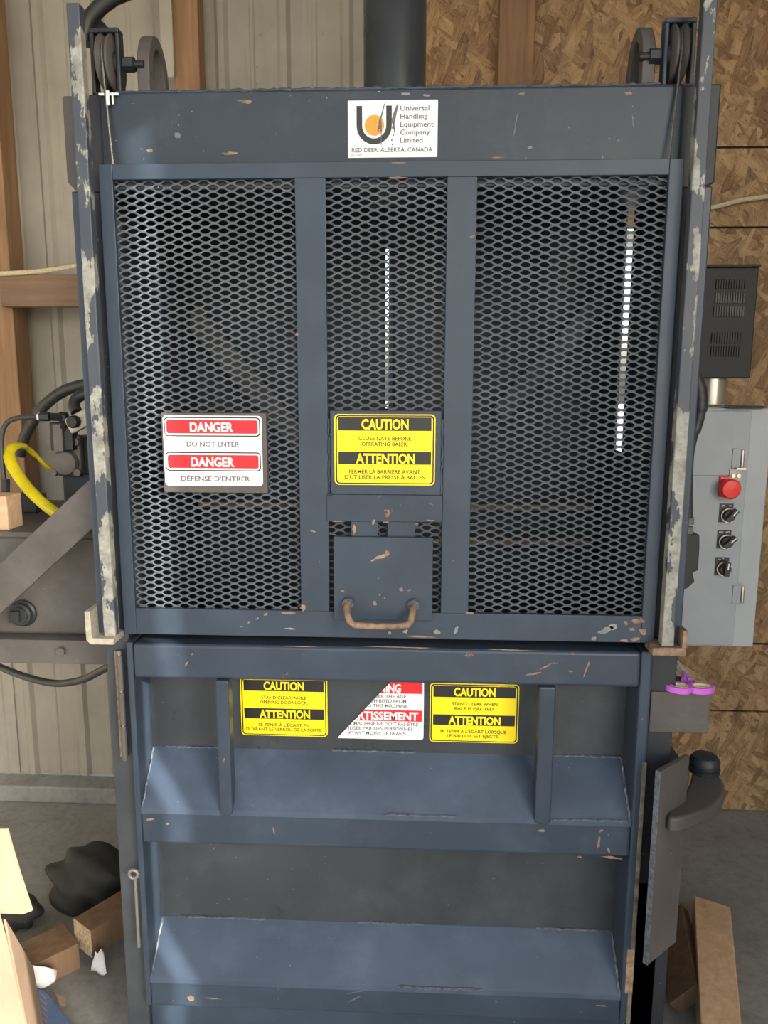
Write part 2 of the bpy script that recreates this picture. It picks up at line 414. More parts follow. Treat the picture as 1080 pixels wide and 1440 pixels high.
boxpart('slot_edge_bar', B, CX+.006, CX+.014, .565, .58, 1.10, 1.72, 'navy', .001)
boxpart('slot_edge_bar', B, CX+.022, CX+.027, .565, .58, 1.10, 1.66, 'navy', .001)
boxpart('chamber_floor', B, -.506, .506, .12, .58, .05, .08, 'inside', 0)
boxpart('top_plate', B, -.516, .516, .17, .59, 1.93, 1.945, 'navy', .002)
# V-shaped stiffening bars on the rear wall
def bar(name, parent, p, q, w, d, mat, n=(0, 1, 0), bevel=.002, **k):
    p, q = Vector(p), Vector(q); L = (q-p)/2; nn = Vector(n); s_ = L.normalized().cross(nn).normalized()
    return build(MB().obox((p+q)/2, L, s_*w/2, nn*d/2, mat), name, parent, bevel, **k)
bar('diagonal_bar', B, at(268, 440, Y=.55), at(440, 640, Y=.55), .055, .03, 'grey_steel')
bar('diagonal_bar', B, at(862, 405, Y=.55), at(700, 585, Y=.55), .05, .03, 'navy')
boxpart('vertical_strip', B, -.505, -.500, .30, .315, 1.0, 1.86, 'navy', 0)
boxpart('ledge', B, -.50, .50, .52, .58, 1.135, 1.15, 'rustedge', .001)
boxpart('ledge', B, .1, .50, .52, .58, 1.045, 1.06, 'rustedge', .001)
# top beam and the maker's plate
TB = boxpart('top_beam', B, -.50, .50, .02, .17, 1.782, 1.946, 'navy_beam', .006, segs=3)
boxpart('end_plate', B, -.527, -.50, .03, .17, 1.782, 1.944, 'dark', .002)  # end plates: recess shade beside the guides put into the dark colour
boxpart('end_plate', B, .50, .53, .03, .17, 1.782, 1.946, 'dark', .002)
build(MB().prism([(-.570, .03, 1.80), (-.552, .03, 1.782), (-.527, .03, 1.782), (-.527, .03, 1.943), (-.570, .03, 1.943)], (0, .14, 0), 'grey_steel'), 'side_flange', B, .003)
build(MB().prism([(.563, .03, 1.79), (.53, .03, 1.775), (.53, .03, 1.948), (.563, .03, 1.948)], (0, .14, 0), 'dark'), 'side_flange', B, .003)
wb_ = MB()
def bead(mb, p, q, r, mat='weld', seed=1):
    rnd = random.Random(seed); p, q = Vector(p), Vector(q); L = (q-p).length; n = max(3, int(L/.006))
    path = [p.lerp(q, i/n)+Vector((rnd.uniform(-1, 1), rnd.uniform(-1, 1), rnd.uniform(-1, 1)))*r*.35 for i in range(n+1)]
    mb.tube(path, [r*rnd.uniform(.65, 1.3) for _ in path], mat, 6)
bead(wb_, (-.47, .023, 1.944), (.46, .023, 1.945), .003, 'navy_worn', 3)
build(wb_, 'weld_bead', TB, smooth=True)
def nameplate():
    mb = MB(); Y = .0185; x0, x1, z0, z1 = -.067, .089, 1.826, 1.921
    a = at(489, 142, Y=Y); b = at(616, 139.5, Y=Y); c = at(489, 222, Y=Y)
    x0, x1, z0, z1 = a.x, b.x, c.z, (a.z+b.z)/2
    mb.prism(rrect(x0, x1, z0, z1, .002, Y), (0, .0015, 0), 'white')
    w, h = x1-x0, z1-z0; Yt = Y-.0006
    U_ = lambda u: x0+w*u
    V_ = lambda v: z1-h*v
    # the letter U (image fractions measured on the plate)
    ax, bx = U_(.098), U_(.490); t = w*.062; cz = V_(.44); R = (bx-ax)/2; cx = (ax+bx)/2
    n = 20; O = []; I = []
    for k in range(n+1):
        q = math.pi+math.pi*k/n; O.append((cx+R*math.cos(q), Yt, cz+R*math.sin(q))); I.append((cx+(R-t)*math.cos(q), Yt, cz+(R-t)*math.sin(q)))
    zt = V_(.095); O = [(ax, Yt, zt)]+O+[(bx, Yt, zt)]; I = [(ax+t, Yt, zt)]+I+[(bx-t, Yt, zt)]
    mb.add(O+I, [(i, i+1, len(O)+i+1, len(O)+i) for i in range(len(O)-1)], 'signblack')
    ox, oz, rr = U_(.297), V_(.435), w*.109
    flat(mb, [(ox+rr*math.cos(2*math.pi*k/32), Yt, oz+rr*math.sin(2*math.pi*k/32)) for k in range(32)], 'orange')
    for s_, e in zip(('Universal', 'Handling', 'Equipment', 'Company', 'Limited'), (.905, .885, .955, .915, .835)):
        i = ('Universal', 'Handling', 'Equipment', 'Company', 'Limited').index(s_)
        text(mb, s_, U_(.585), U_(e), V_(.187+.139*i), h*.088, Yt, 'greytext', .008)
    text(mb, 'RED DEER, ALBERTA, CANADA', U_(.043), U_(.945), V_(.905), h*.078, Yt, 'greytext', .008)
    text(mb, '001-138', U_(.03), U_(.15), V_(.965), h*.022, Yt, 'greytext')
    # two scraped gouges
    Ys = Y-.0009
    for pts in ([(.405, .06), (.415, .055), (.375, .33), (.380, .45), (.376, .78), (.370, .79), (.369, .55), (.352, .50), (.345, .56), (.335, .55), (.330, .47), (.345, .43), (.340, .38), (.365, .28)],
                [(.545, .08), (.565, .07), (.535, .30), (.520, .42), (.528, .52), (.520, .58), (.512, .50), (.500, .52), (.490, .47), (.503, .44), (.485, .37), (.510, .22)]):
        flat(mb, [(U_(u), Ys, V_(v)) for u, v in pts], 'greytext')
    for u, v in ((.509, .61), (.491, .695), (.498, .775)):
        flat(mb, [(U_(u)+.0013*math.cos(k*1.05), Ys, V_(v)+.0016*math.sin(k*1.05)) for k in range(6)], 'greytext')
    return build(mb, 'nameplate', TB, label='white maker nameplate with black letter U around an orange disc')
nameplate()

# guides
def guide(s):
    mb = MB(); x = lambda a, b: (min(s*a, s*b), max(s*a, s*b))
    g = build(MB().box(*x(.505, .527), -.030, -.008, .978, 2.064 if s < 0 else 2.09, 'chipped'), 'guide_rail', B, .002)
    build(MB().box(*x(.527, .547), -.008, .019, .962, 1.776, 'navy_rail'), 'rail_flange', g, .003)
    return g
gl = guide(-1); gr = guide(1)
p = MB().prism([(-.557, -.04, 1.03), (-.546, -.04, 1.03), (-.546, -.04, .978), (-.505, -.04, .978), (-.505, -.04, .966), (-.549, -.04, .966), (-.557, -.04, .974)], (0, .055, 0), 'brown')
p.cyl((-.560, -.02, 1.003), (-.557, -.02, 1.003), .004, 'pin', 8)
build(p, 'stop_bracket', B, .001)
build(MB().box(.488, .548, -.035, .015, .962, .977, 'rustedge').box(.540, .548, -.035, .0, .977, 1.01, 'rustedge'), 'stop_bracket', B, .001)
# lifting lugs
def lug(cx, name='lifting_lug'):
    mb = MB(); O = []; I = []; n = 14; y0, y1 = .055, .165; zb = 1.944; H = .122; t = .022
    for k in range(n+1):
        q = math.pi-math.pi*k/n; c = (y0+y1)/2; r = (y1-y0)/2
        O.append((c+r*math.cos(q), zb+.052+(H-.052)*math.sin(q))); I.append((c+(r-t)*math.cos(q), zb+.045+(H-.052-t+.007)*math.sin(q)))
    O = [(y0, zb)]+O+[(y1, zb)]; I = [(y0+t, zb)]+I+[(y1-t, zb)]
    m_ = len(O); V = [(cx-.011, a, b) for a, b in O+I]+[(cx+.011, a, b) for a, b in O+I]; N = 2*m_
    F_ = []
    for i in range(m_-1): F_ += [(i, i+1, m_+i+1, m_+i), (N+i+1, N+i, N+m_+i, N+m_+i+1), (i+1, i, N+i, N+i+1), (m_+i, m_+i+1, N+m_+i+1, N+m_+i)]
    F_ += [(0, m_, N+m_, N), (m_-1, N+m_-1, N+2*m_-1, 2*m_-1)]
    build(mb.add(V, F_, 'grey_steel'), name, B, .002, smooth=True)
lug(-.432); lug(.447)
# pulleys, brackets, cables
def pulley(s):
    x = lambda a: s*a
    z0, z1 = 1.945, 2.054
    br = MB()
    for a, b, c, d in ((.466, .473, z0, z1-.008), (.511, .518, z0, z1-.008), (.466, .518, z1-.008, z1), (.466, .518, z0, z0+.006)):
        br.box(min(x(a), x(b)), max(x(a), x(b)), .036, .060, c, d, 'dark' if s < 0 else 'navy_worn')
    b_ = build(br, 'pulley_bracket', B, .002)
    cz = 2.001; cy = .056
    prof = [(.012, -.012), (.044, -.012), (.047, -.010), (.047, -.007), (.038, 0), (.047, .007), (.047, .010), (.044, .012), (.012, .012)]
    build(MB().lathe((x(.490), cy, cz), (1, 0, 0), prof, 'grey_steel', 32).lathe((x(.490), cy, cz), (1, 0, 0), [(.022, -.018), (.022, .018)], 'black', 20), 'pulley', b_, smooth=True)
    bo = MB().tube([(x(.43), cy, cz), (x(.51), cy, cz)], .007, 'black', 12).tube([(x(.465), cy, cz), (x(.447), cy, cz)], .013, 'dark', 6)
    build(bo, 'bolt', b_)
    cx0, cx1 = x(.490), x(.475)
    path = [(cx0, cy-.040*math.cos(q)-.0, cz+.040*math.sin(q)) for q in [math.pi*.5*(1-k/6) for k in range(7)]] + [(cx1, .004, 1.815)]
    build(MB().tube(path, .0022, 'cable', 6), 'lift_cable', B, smooth=True)
pulley(-1); pulley(1)
zt = MB(); zt.box(-.497, -.463, .012, .016, 1.937, 1.940, 'white').box(-.483, -.478, .009, .013, 1.920, 1.943, 'white').box(-.474, -.4715, .011, .0135, 1.922, 1.940, 'white')
build(zt, 'cable_tie', B, label='white plastic cable tie')
# ram cylinder
build(MB().lathe((0, .40, 1.944), (0, 0, 1), [(.09, 0), (.09, .02), (.067, .022), (.067, 1.0), (.06, 1.01)], 'navy_panel', 48), 'ram_cylinder', B, smooth=True)
# curved guard bar rising behind the left guide
path = [at(*q, Y=.06) for q in ((119, 60), (120, 40), (128, 24), (142, 9), (160, -4), (185, -14))]
build(MB().tube(path, .0135, 'black', 10), 'pull_handle', B, smooth=True)
build(MB().prism([at(*q, Y=.088) for q in ((118, 66), (120, 40), (134, 20), (152, 38), (156, 66))], (0, .006, 0), 'dark'), 'handle_gusset', B, .001)

# ------------------------------------------------------------------ safety gate (part) and its pieces
GT, GB, IT, IB = 1.822, .974, 1.796, 1.025
fr = MB()
fr.box(-.50, -.476, 0, .010, GB, GT, 'navy').box(.476, .50, 0, .010, GB, GT, 'navy')
fr.box(-.476, .476, 0, .010, IT, GT, 'navy').box(-.476, .476, 0, .010, GB, IB, 'navy_worn')
G = build(fr, 'safety_gate', B, .0012, label='mesh safety gate in a navy flat-bar frame')
boxpart('mullion', G, -.158, -.105, 0, .010, IB, IT, 'navy', .001)
boxpart('mullion', G, .104, .155, 0, .010, IB, IT, 'navy', .001)
def mesh_panel(x0, x1, z0, z1, ox=0.0):
    l, s_ = .0324, .0132; A = s_/4-.0002
    us = [-.075, .075, .17, .33, .425, .575, .67, .83]; vv = [1, 1, .62, -.62, -1, -1, -.62, .62]
    V = []; F_ = []; yc = .0150
    k0, k1 = int(z0/(s_/2))+1, int(z1/(s_/2))
    for k in range(k0, k1+1):
        sg = 1 if k % 2 == 0 else -1; pts = []
        for c in range(int((x0-ox)/l)-2, int((x1-ox)/l)+3):
            for u, q in zip(us, vv):
                xx = ox+(c+u)*l
                if x0 <= xx <= x1: pts.append((xx, k*s_/2+sg*A*q, q*sg))
        o = len(V)
        for xx, zz, q in pts:
            ty = yc+.0009*q            # strands lean out of the plane
            for dy, dz in ((-.0019, .0007), (-.0005, -.0021), (.0019, -.0007), (.0005, .0021)): V.append((xx, ty+dy, zz+dz))
        for i in range(len(pts)-1):
            for j in range(4): F_.append((o+i*4+j, o+i*4+(j+1) % 4, o+i*4+4+(j+1) % 4, o+i*4+4+j))
    return build(MB().add(V, F_, 'mesh'), 'mesh_panel', G, kind='stuff', label='expanded metal mesh of flattened diamonds')
mesh_panel(-.484, -.150, 1.018, 1.803, .004); mesh_panel(-.112, .112, 1.018, 1.803, .011); mesh_panel(.147, .484, 1.018, 1.803, .0)
def caution(x0, x1, z0, z1, Y, l1, l2, parent, lab, name='warning_sign', top_crop=0):
    """yellow and black bilingual plate"""
    mb = MB(); w, h = x1-x0, z1-z0
    mb.prism(rrect(x0, x1, z0, z1, .008, Y), (0, .0015, 0), 'yellow')
    e = Y-.0004; U_ = lambda u: x0+w*u
    V_ = lambda v: z1-h*v
    b = .028
    # thin black line inside the edge, then the yellow field over it
    flat(mb, rrect(U_(.012), U_(.988), V_(.985), V_(.015), .007, e), 'signblack')
    flat(mb, rrect(U_(.026), U_(.974), V_(.968), V_(.032), .006, e-.0003), 'yellow')
    for a, c in ((.042, .230), (.525, .705)):
        flat(mb, [(U_(.04), e-.0006, V_(a)), (U_(.04), e-.0006, V_(c)), (U_(.96), e-.0006, V_(c)), (U_(.96), e-.0006, V_(a))], 'signblack')
    text(mb, 'CAUTION', U_(.27), U_(.735), V_(.205), h*.138, e-.0009, 'yellow', .035)
    text(mb, 'ATTENTION', U_(.215), U_(.80), V_(.685), h*.135, e-.0009, 'yellow', .035)
    for (t, u0, u1), zz in zip(l1, (.365, .445)): text(mb, t, U_(u0), U_(u1), V_(zz), h*.052, e-.0006, 'signblack', .016)
    for (t, u0, u1), zz in zip(l2, (.835, .912)): text(mb, t, U_(u0), U_(u1), V_(zz), h*.052, e-.0006, 'signblack', .016)
    return build(mb, name, parent, label=lab)
build(MB().box(-.100, .100, -.002, .012, 1.248, 1.400, 'navy_worn'), 'sign_backing', G, .001)
caution(-.0925, .0895, 1.266, 1.394, -.0035,
        [('CLOSE GATE BEFORE', .24, .76), ('OPERATING BALER.', .27, .73)],
        [('FERMER LA BARRIÈRE AVANT', .145, .855), ("D'UTILISER LA PRESSE À BALLES.", .10, .91)], G, 'yellow caution sign on the gate')
for p_, q_, r_, k_ in (((-.103, -.001, 1.385), (-.103, -.001, 1.25), .0022, 4), ((.102, -.001, 1.385), (.102, -.001, 1.25), .0026, 5), ((-.105, -.004, 1.247), (-.098, -.004, 1.249), .003, 6)):
    mb = MB(); bead(mb, p_, q_, r_, 'navy_worn', k_); build(mb, 'weld_bead', G, smooth=True)
build(MB().box(-.1075, .1035, -.004, .010, 1.198, 1.248, 'navy_worn'), 'cross_bar', G, .0015)
build(MB().box(-.063, -.014, -.003, .006, 1.160, 1.198, 'navy_worn').box(.004, .055, -.003, .006, 1.160, 1.198, 'navy_worn'), 'hinge_strap', G, .001)
build(MB().box(-.095, .088, -.012, -.004, 1.013, 1.171, 'navy_worn'), 'latch_flap', G, .0015)
hp = [(-.068, -.012, 1.048), (-.069, -.032, 1.042), (-.066, -.043, 1.030), (-.062, -.046, 1.020), (-.054, -.047, 1.015), (-.03, -.047, 1.013), (.0, -.047, 1.0125), (.025, -.047, 1.013), (.043, -.047, 1.016), (.049, -.045, 1.022), (.052, -.035, 1.036), (.053, -.012, 1.046)]
hb = MB().tube(hp, .0062, 'rustedge', 10)
hb.tube([(-.068, -.012, 1.048), (-.068, -.020, 1.046)], .011, 'weld', 10).tube([(.053, -.012, 1.046), (.053, -.020, 1.044)], .0115, 'weld', 10)
build(hb, 'pull_handle', G, smooth=True, label='rust-worn bar handle')
# danger sign
a = at(228, 580, Y=-.001); b = at(375, 692, Y=-.001)
build(MB().box(-.409, -.2165, -.002, .013, 1.249, 1.395, 'grey_steel'), 'sign_backing', G, .001)
def danger():
    mb = MB(); Y = -.0035; x0, x1, z0, z1 = -.4055, -.2245, 1.262, 1.390; w, h = x1-x0, z1-z0
    U_ = lambda u: x0+w*u
    V_ = lambda v: z1-h*v
    mb.prism(rrect(x0, x1, z0, z1, .007, Y), (0, .0015, 0), 'white'); e = Y-.0004
    for a0, t, u0, u1 in ((.02, 'DO NOT ENTER', .235, .77), (.515, "DÉFENSE D'ENTRER", .165, .87)):
        flat(mb, rrect(U_(.012), U_(.985), V_(a0+.275), V_(a0), .007, e), 'signblack')
        flat(mb, rrect(U_(.022), U_(.975), V_(a0+.258), V_(a0+.017), .006, e-.0003), 'white')
        flat(mb, rrect(U_(.036), U_(.962), V_(a0+.232), V_(a0+.042), .004, e-.0006), 'red')
        text(mb, 'DANGER', U_(.275), U_(.715), V_(a0+.205), h*.13, e-.0009, 'white', .035)
        text(mb, t, U_(u0), U_(u1), V_(a0+.415), h*.066, e-.0003, 'greytext', .02)
    return build(mb, 'warning_sign', G, label='white danger sign with two red bands on the gate')
danger()

# ------------------------------------------------------------------ bale door (part) and its pieces
DT, DBT = .957, .165; YB = .085
D = build(MB().box(-.486, .479, YB, .09, .224, .886, 'navy_panel'), 'bale_door', B, label='navy steel bale door with sloped ledges and three signs')
boxpart('stile', D, -.498, -.486, 0, .09, DBT, DT, 'navy_rail', .003)
boxpart('stile', D, .479, .501, 0, .09, DBT, DT, 'navy_worn', .005)
boxpart('worn_edge', D, .493, .5015, -.0006, .004, DBT, .735, 'wornedge', .001)
boxpart('worn_edge', D, .486, .502, -.0012, .003, .235, .335, 'rustedge', .002)
boxpart('rail', D, -.486, .479, 0, .088, .885, .955, 'navy_rail', .007, segs=3)
boxpart('rail', D, -.486, .479, 0, .088, .537, .606, 'navy_rail', .005)
boxpart('rail', D, -.486, .479, 0, .088, .165, .224, 'navy_worn', .005)
def slope(zt_, zb_, seed):
    t = .008
    mb = MB().prism([(-.486, .0, zb_), (-.486, YB, zt_), (-.486, YB, zt_-t*1.4), (-.486, .0, zb_-t*1.4)], (.965, 0, 0), 'navy_skylit')
    return build(mb, 'sloped_ledge', D)
s1 = slope(.702, .612, 1); s2 = slope(.309, .230, 2)
def bead_part(parent, p, q, r, seed, mat='weld'):
    mb = MB(); bead(mb, p, q, r, mat, seed); build(mb, 'weld_bead', parent, smooth=True)
for i, (x0, x1, z) in enumerate(((-.46, -.34, .703), (-.11, .06, .703), (.33, .475, .703), (-.45, -.26, .310), (-.06, .08, .310), (.32, .47, .310))): bead_part(D, (x0, YB-.001, z), (x1, YB-.001, z), .0028, 20+i)
for i, (x0, x1, z) in enumerate(((.0, .14, .613), (.33, .47, .613), (.03, .2, .231))): bead_part(D, (x0, .0, z), (x1, .0, z), .0026, 30+i)
for i, (z, zl) in enumerate(((.70, .614), (.307, .232))):
    bead_part(D, (.477, YB-.003, z), (.477, .002, zl), .0036, 40+i); bead_part(D, (-.484, YB-.003, z), (-.484, .002, zl), .0026, 50+i)
def stiff(x0, x1):
    P = [(x0, -.006, .885), (x1, -.006, .885), (x1, -.006, .612)]+[((x0+x1)/2+(x1-x0)/2*math.cos(q), -.006, .612+.010*math.sin(q)) for q in [-math.pi*k/6 for k in range(1, 6)]]+[(x0, -.006, .612)]
    build(MB().prism(P, (0, .032, 0), 'navy_rail'), 'stiffener', D, .003)
stiff(-.3255, -.3005); stiff(.292, .323)
YS = YB-.003
caution(-.2985, -.1205, .733, .859, YS, [('STAND CLEAR WHILE', .24, .76), ('OPENING DOOR LOCK.', .225, .775)],
        [("SE TENIR À L'ÉCART EN", .20, .79), ('OUVRANT LE VERROU DE LA PORTE.', .05, .94)], D, 'yellow caution sign about the door lock')
caution(.0875, .2665, .728, .854, YS, [('STAND CLEAR WHEN', .25, .76), ('BALE IS EJECTED.', .28, .73)],
        [("SE TENIR À L'ÉCART LORSQUE", .12, .87), ('LE BALLOT EST ÉJECTÉ.', .20, .79)], D, 'yellow caution sign about bale ejection')
def torn():
    mb = MB(); Y = YS; x0, x1, z0, z1 = -.103, .0755, .731, .858; w, h = x1-x0, z1-z0
    U_ = lambda u: x0+w*u
    V_ = lambda v: z1-h*v
    flat(mb, rrect(x0, x1, z0, z1, .006, Y), 'white'); e = Y-.0004
    for a0, t, u0, u1, ls in ((.03, 'WARNING', .25, .74, [('PERSONS UNDER THE AGE', .09, .80), ('OF 18 ARE PROHIBITED FROM', .05, .80), ('OPERATING THIS MACHINE.', .08, .83)]),
                         (.50, 'AVERTISSEMENT', .02, .94, [('CETTE MACHINE NE DOIT PAS ÊTRE', .02, .94), ('UTILISÉE PAR DES PERSONNES', .06, .88), ('AYANT MOINS DE 18 ANS.', .14, .80)])):
        flat(mb, [(U_(.02), e, V_(a0)), (U_(.02), e, V_(a0+.19)), (U_(.98), e, V_(a0+.19)), (U_(.98), e, V_(a0))], 'red')
        text(mb, t, U_(u0), U_(u1), V_(a0+.165), h*.135, e-.0004, 'white', .035)
        for i, (s_, p0, p1) in enumerate(ls): text(mb, s_, U_(p0), U_(p1), V_(a0+.265+.08*i), h*.052, e, 'greytext', .016)
    o = build(mb, 'warning_sign', D, label='torn white sign with red bands, missing its upper left half')
    bm = bmesh.new(); bm.from_mesh(o.data); base = BASE[o.name]
    p0 = Vector((-.099, Y, .733))-base; p1 = Vector((.010, Y, .857))-base; d = p1-p0
    bmesh.ops.bisect_plane(bm, geom=bm.verts[:]+bm.edges[:]+bm.faces[:], plane_co=p0, plane_no=Vector((-d.z, 0, d.x)), clear_outer=True)
    bm.to_mesh(o.data); bm.free()
torn()
# hinge at the left of the door
hb = MB()
for a0, b0 in ((.93, .86), (.855, .79), (.785, .715)): hb.cyl((-.512, .0, a0), (-.512, .0, b0), .0055, 'grey_steel', 12)
hb.box(-.525, -.512, .014, .02, .715, .935, 'navy_rail')
h_ = build(hb, 'hinge', B, smooth=True)
build(MB().cyl((-.512, .0, .715), (-.512, .0, .94), .0030, 'pin', 10).box(-.5255, -.521, .010, .014, .715, .935, 'rustedge'), 'hinge_pin', h_)
hb = MB().torus((-.508, .0, .467), (0, 1, 0), .009, .0035, 'pin', 20, 8).cyl((-.506, .002, .30), (-.506, .002, .455), .0035, 'pin', 10)
build(hb, 'hinge_pin', B, smooth=True)
# right-hand latch: bracket, lock plate, hook arm with boss
build(MB().box(.506, .618, .015, .028, .79, .872, 'grey_steel').box(.506, .612, .028, .11, .858, .868, 'dark'), 'latch_bracket', B, .002)
zt_, zb_ = .749, .350
P0, P1 = Vector((.508, -.06)), Vector((.583, .006)); dn = (P1-P0).normalized(); nn = Vector((-dn.y, dn.x))
build(MB().prism([(P0.x, P0.y, zb_), (P1.x, P1.y, zb_), (P1.x, P1.y, zt_), (P0.x, P0.y, zt_)], (nn.x*.010, nn.y*.010, 0), 'grey_steel'), 'lock_plate', B, .0012)
build(MB().prism([(P0.x-.0008, P0.y-.0008, zb_), (P0.x+.0008, P0.y-.0008, zb_), (P0.x+.0008, P0.y-.0008, zt_), (P0.x-.0008, P0.y-.0008, zt_)], (nn.x*.010, nn.y*.010, 0), 'weld'), 'plate_edge', B, .0008)
HZ = .655
hk = [at(x, y, Z=HZ) for x, y in ((939, 1146), (941, 1136), (950, 1124), (962, 1115), (970, 1100), (974, 1084), (992, 1080), (1008, 1086), (1017, 1097), (1020, 1109), (1016, 1121), (1006, 1131), (990, 1139), (970, 1146), (952, 1151), (943, 1151))]
build(MB().prism(hk, (0, 0, -.030), 'grey_steel'), 'hook_arm', B, .006, smooth=True, segs=3)
hc = at(990, 1084, Z=HZ)
build(MB().lathe((hc.x, hc.y, HZ), (0, 0, 1), [(.031, 0), (.031, .008), (.027, .010), (.027, .014), (.030, .016), (.030, .026), (.024, .034), (.010, .036)], 'dark', 28), 'hook_boss', B, smooth=True)
boxpart('latch_arm', B, .54, .60, .04, .16, .66, .70, 'dark', .008)
boxpart('lower_post', B, .503, .575, .02, .12, .0, .47, 'dark', .003)
# side shelf carrying the hydraulic unit, with its brace
sh = MB().box(-1.25, -.546, .115, .125, .866, .918, 'grey_steel').box(-1.25, -.546, .125, .60, .905, .918, 'grey_steel')
S = build(sh, 'side_shelf', B, .002)
p = at(87, 915, Y=.115)
build(MB().tube([p, p+Vector((0, -.010, 0))], .010, 'grey_steel', 6), 'shelf_bolt', S, .001)
bar('diagonal_brace', B, (-.90, .05, .925), (-.546, .05, 1.238), .072, .010, 'grey_steel')

# chipped paint: thin flakes of bare, rusted or primed metal
def chips(parent, Y, items):
    mb = MB(); rnd = random.Random(len(items)*7+3)
    for px, py, w, h, mat, ang in items:
        c = at(px, py, Y=Y); k = (Y-CAM.y)/FPX; n = 12; a = math.radians(-ang); P = []
        for i in range(n):
            q = 2*math.pi*i/n; r = rnd.uniform(.55, 1.15); u, v = w/2*k*math.cos(q)*r, h/2*k*math.sin(q)*r
            P.append((c.x+u*math.cos(a)-v*math.sin(a), Y-.0003, c.z+u*math.sin(a)+v*math.cos(a)))
        flat(mb, P, mat)
    build(mb, 'paint_chips', parent, kind='stuff')
R_, K_, W_ = 'rustedge', 'primer', 'weld'
chips(G, 0, [(852, 886, 30, 9, K_, -25), (862, 881, 12, 12, K_, 0), (898, 873, 20, 8, R_, -8), (880, 876, 6, 8, R_, 0), (889, 885, 8, 7, R_, 30), (878, 901, 12, 5, R_, 0), (904, 889, 12, 14, R_, -50), (893, 899, 16, 7, R_, -20), (835, 898, 8, 6, K_, 0),
  (426, 855, 9, 10, R_, 0), (405, 862, 34, 5, R_, 2), (408, 884, 20, 3, K_, 3), (350, 875, 5, 3, K_, -30), (362, 870, 6, 3, K_, -30), (374, 864, 8, 4, R_, -25), (340, 881, 4, 2, K_, -20), (588, 895, 50, 4, R_, 1), (614, 889, 10, 13, K_, -70), (641, 887, 6, 14, K_, 20), (570, 888, 8, 6, K_, -30), (548, 890, 5, 5, K_, 0), (660, 862, 14, 4, R_, 5), (440, 747, 9, 3, K_, 15), (418, 470, 6, 5, R_, 0), (664, 333, 9, 3, R_, -15), (560, 250, 30, 3, R_, 0), (700, 221.6, 20, 2, R_, 0), (560, 229, 20, 2, R_, 0)])
chips(G, -.012, [(536, 783, 24, 7, R_, -18), (545, 778, 8, 9, R_, 0), (524, 788, 8, 4, R_, -20), (527, 848, 6, 9, R_, -20), (564, 829, 7, 7, R_, 0), (541, 841, 3, 4, R_, 0), (534, 836, 3, 4, R_, 0), (575, 830, 8, 3, W_, -30), (532, 813, 3, 3, W_, 0), (482, 831, 7, 4, R_, 30)])
chips(G, -.004, [(498, 744, 7, 20, R_, 0), (525, 735, 5, 7, R_, 0), (542, 734, 9, 4, R_, 0), (605, 732, 12, 3, R_, 0), (586, 737, 6, 6, R_, 0), (475, 733, 20, 3, R_, 0)])
chips(D, 0, [(770, 936, 24, 3, R_, -30), (748, 948, 26, 3, R_, -12), (778, 933, 14, 2, R_, 0), (803, 944, 8, 3, R_, 0), (825, 940, 2.5, 32, R_, 18), (845, 1168, 8, 5, R_, -30), (842, 1185, 4, 28, R_, 4), (860, 1206, 36, 5, R_, 6), (856, 1196, 4, 12, R_, -20), (762, 1168, 12, 6, R_, 0), (815, 1205, 8, 4, R_, 0), (212, 1152, 13, 5, R_, -10), (236, 1158, 7, 4, R_, -20), (268, 1404, 12, 13, R_, 0), (300, 1404, 34, 2.5, R_, 3), (505, 1394, 46, 3, W_, -15), (500, 1404, 30, 3, W_, -30), (385, 1168, 2.5, 16, R_, -10), (262, 934, 10, 3, R_, -60), (270, 920, 4, 4, R_, 0), (845, 1414, 18, 3, R_, 0), (560, 910, 120, 1.6, R_, .7), (420, 909, 60, 1.6, R_, .5), (720, 914, 90, 1.6, R_, 1)])
chips(TB, .02, [(211, 212, 12, 5, R_, 5), (322, 216, 24, 5, R_, 0), (345, 143, 20, 6, R_, 5), (250, 190, 9, 9, W_, 0), (408, 134, 5, 3, W_, 0), (884, 131, 12, 5, R_, 0), (734, 132, 10, 4, R_, 0), (890, 170, 2, 18, W_, -8), (725, 175, 2, 34, W_, 8), (745, 208, 8, 5, W_, 0), (600, 134, 16, 3, K_, 0), (570, 132, 12, 4, K_, 0)])

# ------------------------------------------------------------------ hydraulic unit
T0 = at(0, 755, Y=.15).z
HU = root('hydraulic_unit', 'grey-brown hydraulic tank and flanged pump on the shelf beside the baler', 'hydraulic unit', (-.9, .3, .918))
boxpart('tank', HU, -1.25, -.575, .15, .58, .9185, T0, 'grey_steel', .006)
boxpart('tank_lip', HU, -1.25, -.575, .143, .58, T0, T0+.012, 'grey_steel', .002)
cp = at(33, 862, Y=.148)
build(MB().lathe((cp.x, .15, cp.z), (0, -1, 0), [(.029, 0), (.029, .006), (.024, .010), (.024, .018), (.018, .020), (.018, .024)], 'dark', 28).obox((cp.x-.005, .124, cp.z), (.010, 0, 0), (0, .006, 0), (0, 0, .012), 'dark'), 'drain_cap', HU, .001, smooth=True)
pc = at(92, 640, Y=.33); zt2 = T0+.012
pb = MB().box(pc.x-.036, pc.x+.032, .335, .36, pc.z-.05, pc.z+.045, 'pump')
build(pb, 'pump_flange', HU, .006)
build(MB().lathe((pc.x-.001, .336, pc.z-.018), (0, -1, 0), [(.030, 0), (.030, .006), (.026, .014), (.012, .020), (.001, .021)], 'pump', 28), 'pump_dome', HU, smooth=True)
build(MB().box(pc.x-.026, pc.x+.026, .315, .345, pc.z+.012, pc.z+.075, 'dark').box(pc.x-.016, pc.x+.006, .308, .32, pc.z+.010, pc.z+.072, 'pump'), 'valve_block', HU, .002)
